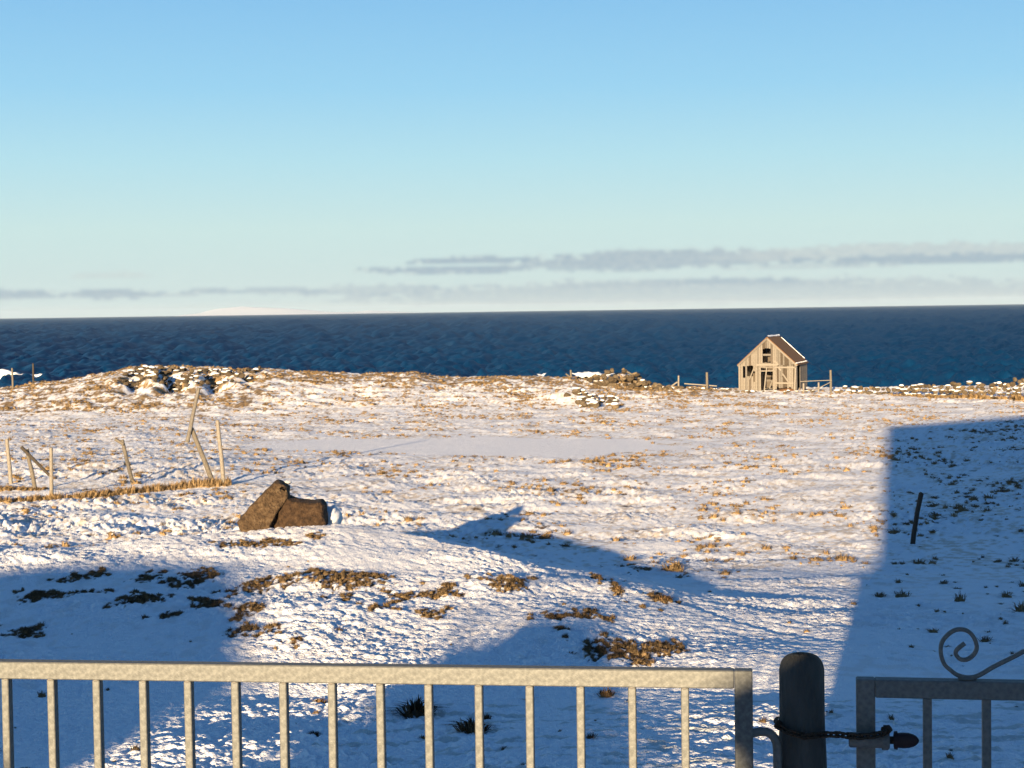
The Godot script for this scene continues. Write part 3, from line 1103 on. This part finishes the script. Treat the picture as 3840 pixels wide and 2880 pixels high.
# ---------------------------------------------------------------- boulders
# an outline with thickness whose edge is rounded and whose face is uneven
func slab_mesh(outline: Array, deep: float, tilt: Vector2, sd: int, push := .05) -> ArrayMesh:
	var n := FastNoiseLite.new()
	n.seed = sd
	n.frequency = 3.0
	n.fractal_octaves = 5
	var pts := PackedVector2Array()
	for k in outline.size():
		var a: Vector2 = outline[k]
		var b: Vector2 = outline[(k + 1) % outline.size()]
		var cnt := maxi(1, int(a.distance_to(b) / .035))
		for i in cnt:
			pts.append(a.lerp(b, float(i) / cnt))
	var c := Vector2.ZERO
	for p in pts:
		c += p / pts.size()
	var layers := [[0.0, 0.0], [0.0, .35], [0.0, .65], [0.0, .84], [-.012, .93], [-.05, .98], [-.12, 1.0], [-.3, 1.0], [-.6, 1.0], [-.85, .97], [-1.0, .88]]
	var v := PackedVector3Array()
	var m := pts.size()
	for l in layers:
		for p in pts:
			var q: Vector2 = c + (p - c) * l[1]
			var z: float = l[0] * deep + tilt.x * (q.x - c.x) + tilt.y * (q.y - c.y)
			var w := Vector3(q.x, q.y, z)
			var amt := 1.0 if l[0] >= -.02 else .5
			w += Vector3(n.get_noise_3dv(w * 1.7) * .4, n.get_noise_3dv(w * 1.7 + Vector3(9, 9, 9)) * .4, n.get_noise_3dv(w + Vector3(3, 5, 7)) * amt) * push
			v.append(w)
	var st := SurfaceTool.new()
	st.begin(Mesh.PRIMITIVE_TRIANGLES)
	st.set_smooth_group(0)
	var cc := Vector3(c.x, c.y, -deep * .5)
	for i in layers.size() - 1:
		for k in m:
			var k2 := (k + 1) % m
			var a := v[i * m + k]
			var b := v[i * m + k2]
			var d := v[(i + 1) * m + k2]
			var e := v[(i + 1) * m + k]
			if i > 0:
				tri(st, a, b, d, (a + b + d) / 3 - cc)
			tri(st, a, d, e, (a + d + e) / 3 - cc)
	st.generate_normals()
	return st.commit()


func build_boulders() -> void:
	var g := .000728
	var y0 := land(-2.6, 21.7)
	var at := W(-2.89, y0 - .03, 21.7)
	var conv := func(list: Array) -> Array:
		return list.map(func(p): return Vector2((p[0] - 960.0) * g, (1030.0 - p[1]) * g))
	var t := thing("boulder", "tall leaning triangular brown boulder on the snowy mound", "boulder", at)
	part("rock", slab_mesh(conv.call([[810, 175], [915, 225], [1000, 270], [1015, 470], [925, 610], [820, 760], [760, 900], [700, 1090], [300, 1060], [205, 925], [175, 835], [300, 675], [540, 430], [700, 265]]), .42, Vector2(-.16, -.42), 4, .075), M.boulder, t, Transform3D(Basis(), Vector3(0, 0, .12)))
	part("snow", stone_mesh(88, .3, 2, false), M.snow_lump, t, Transform3D(Basis.from_scale(Vector3(.05, .03, .14)), Vector3((960 - 960) * g, (1030 - 235) * g, -.42)))
	t = thing("boulder", "low block-shaped brown boulder with a snowy right end", "boulder", at)
	part("rock", slab_mesh(conv.call([[985, 465], [1060, 480], [1280, 535], [1590, 548], [1645, 600], [1680, 880], [1715, 1080], [1400, 1100], [1050, 1100], [900, 1090], [875, 880], [858, 690], [940, 520]]), .5, Vector2(.03, -.22), 7, .075), M.block, t, Transform3D(Basis(), Vector3(0, 0, .06)))
	part("snow", stone_mesh(90, .25, 2, false, 10, 16), M.snow_lump, t, Transform3D(Basis.from_scale(Vector3(.15, .17, .34)), Vector3((1680 - 960) * g, .08, -.55)))
	for k in 5:
		part("snow", stone_mesh(92 + k, .3, 2, false, 8, 12), M.snow_lump, t, Transform3D(Basis.from_scale(Vector3(rng.randf_range(.09, .16), .035, .07)), Vector3(lerpf(-.05, .55, k / 4.0), .01 + rng.randf() * .02, .12)))
	t = thing("boulder", "small rock wedged between the two big boulders", "boulder", at)
	part("rock", slab_mesh(conv.call([[690, 860], [800, 740], [890, 740], [960, 1100], [600, 1100], [630, 980]]), .3, Vector2(.0, -.2), 9, .03), M.block, t, Transform3D(Basis(), Vector3(0, 0, .02)))


# ---------------------------------------------------------------- gates in front
func build_gates() -> void:
	var turn := -deg_to_rad(7.275)
	# the long gate: its own x runs along the rail, x = 0 at the left edge of the picture, right end at 2.169
	var t := thing("metal_gate", "long sunlit galvanised steel gate with upright bars", "gate", W(-1.5012, 0, 5.003), turn)
	var len0 := -1.25
	var len1 := 2.169
	part("top_rail", box_mesh(Vector3(len1 - len0 - .05, .05, .045), .003), M.galv, t, Transform3D(Basis(), Vector3((len0 + len1 - .05) / 2, 1.075, -.0225)))
	part("stile", box_mesh(Vector3(.05, 1.02, .045), .003), M.galv, t, Transform3D(Basis(), Vector3(len1 - .0245, .59, -.0235)))
	part("bottom_rail", box_mesh(Vector3(len1 - len0 - .05, .05, .045), .003), M.galv, t, Transform3D(Basis(), Vector3((len0 + len1 - .05) / 2, .1, -.0225)))
	var bar := box_mesh(Vector3(.0215, .9255, .032), .0022)
	var places := [-1.11, -.97, -.83, -.69, -.55, -.41, -.27, -.13, .010, .150, .287, .426, .561, .700, .840, .982, 1.123, 1.262, 1.405, 1.549, 1.692, 1.837, 1.983]
	for k in places.size():
		var x: float = places[k]
		var b := part("bar", bar, M.galv, t, Transform3D(Basis(Vector3.BACK, rng.randf_range(-.002, .002)), Vector3(x, .5865, -.019)))
		part("weld", stone_mesh(500 + k % 3, .4, 2, false), M.galv_dull, b, Transform3D(Basis.from_scale(Vector3(.011, .006, .009)), Vector3(0, .4625, .010)))
	# hinge hook from the stile round to the post
	var yaw := Basis(Vector3.UP, -turn)
	var o := t.position
	var hook := []
	for p in [[.648, .919, 4.76], [.675, .9215, 4.77], [.694, .9195, 4.775], [.708, .912, 4.78], [.718, .900, 4.785], [.7245, .885, 4.79], [.7265, .868, 4.79], [.727, .84, 4.79], [.727, .70, 4.79]]:
		hook.append(yaw * (W(p[0], p[1], p[2]) - o))
	part("hinge_hook", tube_mesh(hook, [.0125], 12), M.galv_dull, t)
	# the post
	var lathe := []
	var rad := []
	for k in 12:
		var f := k / 11.0 * PI / 2
		lathe.append(Vector3(0, 1.127 - .052 * (1 - cos(f)) , 0))
		rad.append(maxf(.063 * pow(sin(f), .55), .002))
	for p in [[1.0, .063], [.95, .0632], [.915, .064], [.885, .0655], [.85, .067], [.80, .0685], [.6, .070], [.3, .072], [-.3, .072]]:
		lathe.append(Vector3(0, p[0], 0))
		rad.append(p[1])
	var po := thing("gate_post", "dark grey round-topped post between the two gates", "post", W(.803, 0, 4.83))
	part("shaft", tube_mesh(lathe, rad, 28), M.post_grey, po)
	# the small gate on the right
	var t2 := thing("metal_gate", "small shaded grey gate with a scroll on its top rail", "gate", W(.939, 0, 4.7414), -deg_to_rad(9.073))
	part("top_rail", box_mesh(Vector3(.92, .05, .045), .003), M.galv_dull, t2, Transform3D(Basis(), Vector3(.051 + .46, 1.045, -.0225)))
	part("stile", box_mesh(Vector3(.051, 1.0, .045), .003), M.galv_dull, t2, Transform3D(Basis(), Vector3(.0255, .57, -.0235)))
	part("stile", box_mesh(Vector3(.051, 1.0, .045), .003), M.galv_dull, t2, Transform3D(Basis(), Vector3(.9965, .57, -.0235)))
	part("bottom_rail", box_mesh(Vector3(.92, .05, .045), .003), M.galv_dull, t2, Transform3D(Basis(), Vector3(.051 + .46, .1, -.0225)))
	for k in 5:
		part("bar", box_mesh(Vector3(.0235, .8955, .024), .0022), M.galv_dull, t2, Transform3D(Basis(), Vector3(.192 + k * .158, .5725, -.019)))
	var sp := [[.293, 1.172], [.273, 1.155], [.269, 1.142], [.281, 1.128], [.3, 1.128], [.318, 1.143], [.325, 1.164], [.315, 1.192], [.296, 1.208], [.271, 1.209], [.249, 1.196], [.232, 1.173], [.229, 1.144], [.238, 1.114], [.256, 1.096], [.275, 1.083], [.303, 1.0775], [.33, 1.084], [.369, 1.108], [.419, 1.135], [.447, 1.151]]
	var cv := Curve3D.new()
	cv.bake_interval = .004
	for k in sp.size():
		var a: Array = sp[maxi(k - 1, 0)]
		var b: Array = sp[mini(k + 1, sp.size() - 1)]
		var tan := Vector3(b[0] - a[0], b[1] - a[1], 0) / 6.0
		cv.add_point(Vector3(sp[k][0], sp[k][1], -.02), -tan, tan)
	# over to its mirror image on the far half
	for k in range(sp.size() - 1, -1, -1):
		var a: Array = sp[mini(k + 1, sp.size() - 1)]
		var b: Array = sp[maxi(k - 1, 0)]
		var tan := Vector3(-(b[0] - a[0]), b[1] - a[1], 0) / 6.0
		cv.add_point(Vector3(1.022 - sp[k][0], sp[k][1], -.02), -tan, tan)
	var path := []
	for p in cv.get_baked_points():
		path.append(p)
	part("scroll", flat_bar(path, .0115, .016), M.galv_dull, t2)
	part("weld", stone_mesh(501, .4, 2, false), M.galv_dull, t2, Transform3D(Basis.from_scale(Vector3(.03, .008, .014)), Vector3(.30, 1.0745, -.02)))
	# latch on the stile
	part("latch_housing", tube_mesh([Vector3(-.022, .905, .012), Vector3(-.018, .905, .012), Vector3(.066, .905, .012), Vector3(.068, .905, .012), Vector3(.084, .905, .012), Vector3(.088, .905, .012)], [.017, .021, .021, .026, .026, .02], 14), M.galv_dull, t2)
	part("latch_bolt", tube_mesh([Vector3(.085, .9065, .012), Vector3(.106, .9065, .012)], [.0105], 10), M.rust, t2)
	var knob := part("latch_knob", tube_mesh([Vector3(.099, .9065, .012), Vector3(.1, .9065, .012), Vector3(.109, .9065, .012), Vector3(.11, .9065, .012), Vector3(.125, .9065, .012), Vector3(.14, .907, .012), Vector3(.152, .907, .012), Vector3(.16, .907, .012), Vector3(.1655, .907, .012), Vector3(.1675, .907, .012)], [.018, .0245, .0255, .0205, .0215, .0205, .017, .0125, .006, .001], 16), M.black, t2)
	knob.set_meta("label", "black bullet-shaped knob")
	# chain round post and stile
	var ch := thing("chain", "rusty twisted chain tying the round-topped post to the small gate", "chain", W(.803, .92, 4.75))
	var co := ch.position
	var way := Curve3D.new()
	for p in [[.737, .935, 4.86], [.733, .928, 4.80], [.757, .920, 4.762], [.803, .911, 4.752], [.848, .913, 4.762], [.885, .919, 4.735], [.935, .9225, 4.695], [.97, .928, 4.682], [1.003, .934, 4.686], [1.012, .935, 4.72]]:
		way.add_point(W(p[0], p[1], p[2]) - co)
	way.bake_interval = .005
	var total := way.get_baked_length()
	var nl := int(total / .0175)
	var ring := []
	for k in 14:
		var f := TAU * k / 14
		ring.append(Vector3(cos(f) * .0135 + signf(cos(f)) * .003, sin(f) * .0085, 0))
	var link := tube_mesh(ring, [.0035], 7, true)
	for k in nl:
		var p := way.sample_baked((k + .5) * total / nl)
		var q := way.sample_baked(minf((k + .5) * total / nl + .004, total))
		var x := (q - p).normalized()
		var y := x.cross(Vector3.BACK).normalized() if absf(x.z) < .9 else x.cross(Vector3.UP).normalized()
		var z := x.cross(y)
		var b := Basis(x, y, z) * Basis(Vector3.RIGHT, PI / 2 * (k % 2) + .6)
		part("link", link, M.rust, ch, Transform3D(b, p))
	part("knot", stone_mesh(140, .5, 3, false), M.rust, ch, Transform3D(Basis.from_scale(Vector3(.016, .013, .014)), W(1.012, .939, 4.70) - co))
	part("knot", stone_mesh(141, .5, 3, false), M.rust, ch, Transform3D(Basis.from_scale(Vector3(.013, .012, .012)), W(.732, .934, 4.80) - co))


# a flat strip bent along a curve in the gate's plane
func flat_bar(path: Array, w: float, t: float) -> ArrayMesh:
	var v := PackedVector3Array()
	var nn := PackedVector3Array()
	var idx := PackedInt32Array()
	var n := path.size()
	for i in n:
		var tan: Vector3 = (path[mini(i + 1, n - 1)] - path[maxi(i - 1, 0)]).normalized()
		var s := tan.cross(Vector3.BACK).normalized()
		for k in 12:
			var f := TAU * k / 12
			var c := Vector2(cos(f), sin(f))
			var q := Vector2(signf(c.x) * pow(absf(c.x), .5), signf(c.y) * pow(absf(c.y), .5))
			v.append(path[i] + s * q.x * w / 2 + Vector3.BACK * q.y * t / 2)
			nn.append((s * c.x + Vector3.BACK * c.y).normalized())
	for i in n - 1:
		for k in 12:
			var k2 := (k + 1) % 12
			idx.append_array([i * 12 + k, (i + 1) * 12 + k2, (i + 1) * 12 + k, i * 12 + k, i * 12 + k2, (i + 1) * 12 + k2])
	return arrays(v, nn, PackedColorArray(), idx)


func build_stake() -> void:
	var o := part("stake", tube_mesh([W(6.66, -2.1, 28.91), W(6.70, -1.75, 28.91), W(6.77, -1.35, 28.93), W(6.83, -1.05, 28.91), W(6.84, -1.035, 28.91)], [.045, .042, .04, .042, .02], 9), M.dark_wood)
	tag(o, "dark leaning wooden stake standing in the big blue shadow", "stake")


# ---------------------------------------------------------------- grass
func tuft_mesh(sd: int, blades: int, spread_by: float, high: float) -> ArrayMesh:
	var r := RandomNumberGenerator.new()
	r.seed = sd
	var v := PackedVector3Array()
	var nn := PackedVector3Array()
	var col := PackedColorArray()
	var idx := PackedInt32Array()
	for k in blades:
		var a := r.randf() * TAU
		var lean := pow(r.randf(), .7) * spread_by
		var h := high * r.randf_range(.55, 1.0) * (1.0 - lean * .25)
		var root := Vector3(cos(a), 0, sin(a)) * r.randf() * spread_by * .4 - Vector3(0, .04, 0)
		var mid := root + Vector3(cos(a) * lean * .45, h * .75, sin(a) * lean * .45)
		var tip := root + Vector3(cos(a) * lean * 1.2, h * (1.0 - lean * .35), sin(a) * lean * 1.2)
		var b := a + PI / 2 + r.randf_range(-.9, .9)
		var w := Vector3(cos(b), 0, sin(b)) * r.randf_range(.022, .05)
		var c := Color.WHITE * r.randf_range(.6, 1.15)
		var s := v.size()
		for p in [root - w, root + w, mid - w * .75, mid + w * .75, tip]:
			v.append(p)
			nn.append((Vector3(cos(a), 1.1, sin(a))).normalized())
			col.append(Color(c.r, c.g, c.b))
		idx.append_array([s, s + 1, s + 3, s, s + 3, s + 2, s + 2, s + 3, s + 4])
	# a low dome of matted grass at the heart
	var s0 := v.size()
	for i in 4:
		var th := PI / 2 * i / 3.0
		for j in 9:
			var ph := TAU * j / 9
			var w := r.randf_range(.45, 1.3)
			var q := Vector3(sin(th) * cos(ph) * .55, cos(th) * .42, sin(th) * sin(ph) * .55)
			v.append(q * Vector3(spread_by, high, spread_by) * w - Vector3(0, .05, 0))
			nn.append(q.normalized())
			var c := r.randf_range(.55, 1.0)
			col.append(Color(c, c, c))
	for i in 3:
		for j in 9:
			var j2 := (j + 1) % 9
			idx.append_array([s0 + i * 9 + j, s0 + (i + 1) * 9 + j2, s0 + i * 9 + j2, s0 + i * 9 + j, s0 + (i + 1) * 9 + j, s0 + (i + 1) * 9 + j2])
	return arrays(v, nn, col, idx)


func scatter(called: String, label: String, mesh: Mesh, list: Array) -> void:
	var mm := MultiMesh.new()
	mm.transform_format = MultiMesh.TRANSFORM_3D
	mm.use_colors = true
	mm.mesh = mesh
	mm.instance_count = list.size()
	for k in list.size():
		mm.set_instance_transform(k, list[k][0])
		mm.set_instance_color(k, list[k][1])
	var o := MultiMeshInstance3D.new()
	o.name = numbered(called)
	o.multimesh = mm
	o.material_override = M.grass
	o.set_meta("kind", "stuff")
	add_child(o)
	tag(o, label, "grass")


func sprout(x: float, d: float, w: float, h: float) -> Transform3D:
	var y := land(x, d) + relief(x, d, bumpy(x, d))
	return Transform3D(Basis(Vector3.UP, rng.randf() * TAU).scaled_local(Vector3(w * rng.randf_range(.6, 1.5), h, w * rng.randf_range(.6, 1.3))), W(x, y - h * .12, d))


func straw(dark := 0.0) -> Color:
	var c := Color(.37, .255, .13).lerp(Color(.24, .16, .08), rng.randf())
	return c.lerp(Color(.075, .05, .028), dark)


func build_grass() -> void:
	var tufts := []
	for k in 3:
		tufts.append(tuft_mesh(60 + k, 44, 1.0, 1.0))
	# dry tufts that stand out of the field's snow
	var lists := [[], [], []]
	var tries := 0
	var count := 0
	while count < 17000 and tries < 140000:
		tries += 1
		var d := sqrt(lerpf(15.0 * 15.0, 110.0 * 110.0, rng.randf()))
		var x := d * rng.randf_range(-.37, .37)
		var a := bumpy(x, d)
		if a < .2 or (d < 24.0 and (x < 2.2 or rng.randf() > (d - 14.0) / 14.0)):
			continue
		var dens := n_edge.get_noise_2d(x * .25 + 70.0, d * .16) * .9 + n_edge.get_noise_2d(x * 1.3, d * .9 + 30.0) * .5
		if d > 84.0 and x < 14.0:
			dens += .16
		if rng.randf() > smoothstep(-.1, .55, dens):
			continue
		var s := .035 + .115 * pow(rng.randf(), 2.4) * (1.0 + maxf(dens, 0) * .8)
		lists[rng.randi() % 3].append([sprout(x, d, s, s * rng.randf_range(.6, 1.1)), straw()])
		count += 1
	# short turf in the bare patches
	for p in patches:
		var n := int(p[2] * p[3] * PI * 700.0) + 4
		for k in n:
			var f := TAU * rng.randf()
			var q := sqrt(rng.randf()) * 1.15
			var x: float = p[0] + cos(f) * q * p[2]
			var d: float = p[1] + sin(f) * q * p[3]
			if turf(x, d, [p]) < .4:
				continue
			var s := rng.randf_range(.025, .055)
			lists[rng.randi() % 3].append([sprout(x, d, s, s * rng.randf_range(.6, 1.3)), straw(rng.randf_range(.15, .7))])
	for i in 420:
		var d := lerpf(7.5, 27.0, pow(rng.randf(), 1.3))
		var x := d * rng.randf_range(-.34, .34)
		if n_edge.get_noise_2d(x * .6 + 90.0, d * .5) + rng.randf_range(-.25, .25) < .05:
			continue
		var s := .012 + .05 * pow(rng.randf(), 3.0)
		lists[rng.randi() % 3].append([sprout(x, d, s, s * rng.randf_range(.6, 1.2)), straw(rng.randf_range(.2, .9))])
	for k in 3:
		scatter("dry_grass", "short dry grass poking through the snow of the field", tufts[k], lists[k])
	# the band of long grass under the wire fence
	var band := [[], []]
	var line := [[-12.4, 38.6], [-10.63, 39.66], [-9.82, 40.27], [-8.99, 41.42], [-8.11, 42.5], [-7.05, 42.9]]
	for k in line.size() - 1:
		for i in 190:
			var f := rng.randf()
			var x := lerpf(line[k][0], line[k + 1][0], f) + rng.randf_range(-.1, .1)
			var d := lerpf(line[k][1], line[k + 1][1], f) + rng.randf_range(-.22, .22)
			var s := rng.randf_range(.07, .12)
			band[i % 2].append([sprout(x, d, s, s * (.6 + 1.9 * pow(rng.randf(), 1.5)) * (1.0 + k * .14)), straw(rng.randf() * .25)])
	for i in 110:
		var x := rng.randf_range(-13.3, -11.4)
		var d := 42.2 + rng.randf_range(-.3, .3) - (x + 12.4) * .3
		var s := rng.randf_range(.07, .13)
		band[i % 2].append([sprout(x, d, s, s * rng.randf_range(.9, 1.5)), straw(rng.randf() * .25)])
	# and before the stone wall
	for i in 700:
		var f := rng.randf()
		var x := lerpf(22.0, 29.5, f)
		var d := lerpf(100.9, 89.6, f) + rng.randf_range(-.7, .1)
		var s := rng.randf_range(.2, .4) * (.5 + .7 * f)
		if n_edge.get_noise_1d(x * 1.3) > -.2:
			band[i % 2].append([sprout(x, d, s, s * rng.randf_range(.9, 1.4)), straw(rng.randf() * .2)])
	for k in 2:
		scatter("long_grass", "band of long brown grass along the fence and stone wall", tufts[k], band[k])
	# golden grass on the dunes
	var gold := []
	for i in 9000:
		var d := rng.randf_range(90.0, 112.5)
		var x := rng.randf_range(-41.0, 13.0)
		var q := n_edge.get_noise_2d(x * .22 + 12.0, d * .2) * .8 + n_edge.get_noise_2d(x * .9, d * .6 + 50.0) * .6
		q += .22 * smoothstep(99.0, 107.0, d) - .1
		if q < .12 or (absf(x + 19.0) < 3.6 and d > 96.0 and d < 106.0):
			continue
		var s := rng.randf_range(.07, .17) * (.8 + q)
		gold.append([sprout(x, d, s * 1.3, s), straw()])
	scatter("dune_grass", "dry golden grass on the dunes above the sea", tufts[2], gold)
	# single clumps behind the gates
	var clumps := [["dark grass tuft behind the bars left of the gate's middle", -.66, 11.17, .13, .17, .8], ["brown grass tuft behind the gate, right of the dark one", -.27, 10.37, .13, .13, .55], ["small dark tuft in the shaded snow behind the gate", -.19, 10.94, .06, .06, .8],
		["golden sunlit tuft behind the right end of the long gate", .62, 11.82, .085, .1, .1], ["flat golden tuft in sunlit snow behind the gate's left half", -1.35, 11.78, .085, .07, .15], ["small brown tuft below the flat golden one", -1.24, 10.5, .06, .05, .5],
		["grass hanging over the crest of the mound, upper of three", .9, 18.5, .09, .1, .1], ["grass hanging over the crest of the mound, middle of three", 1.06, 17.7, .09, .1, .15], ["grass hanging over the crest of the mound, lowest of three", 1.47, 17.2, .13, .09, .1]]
	var i := 0
	for c in clumps:
		var o := part("grass_tuft", tuft_mesh(200 + i, 150, 1.0, 1.0), clump_mat(c[5]), null, sprout(c[1], c[2], c[3], c[4]))
		tag(o, c[0], "grass tuft", "single tufts of dry grass")
		i += 1


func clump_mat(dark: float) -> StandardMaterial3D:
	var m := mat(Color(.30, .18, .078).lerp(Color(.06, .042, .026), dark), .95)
	m.vertex_color_use_as_albedo = true
	return m
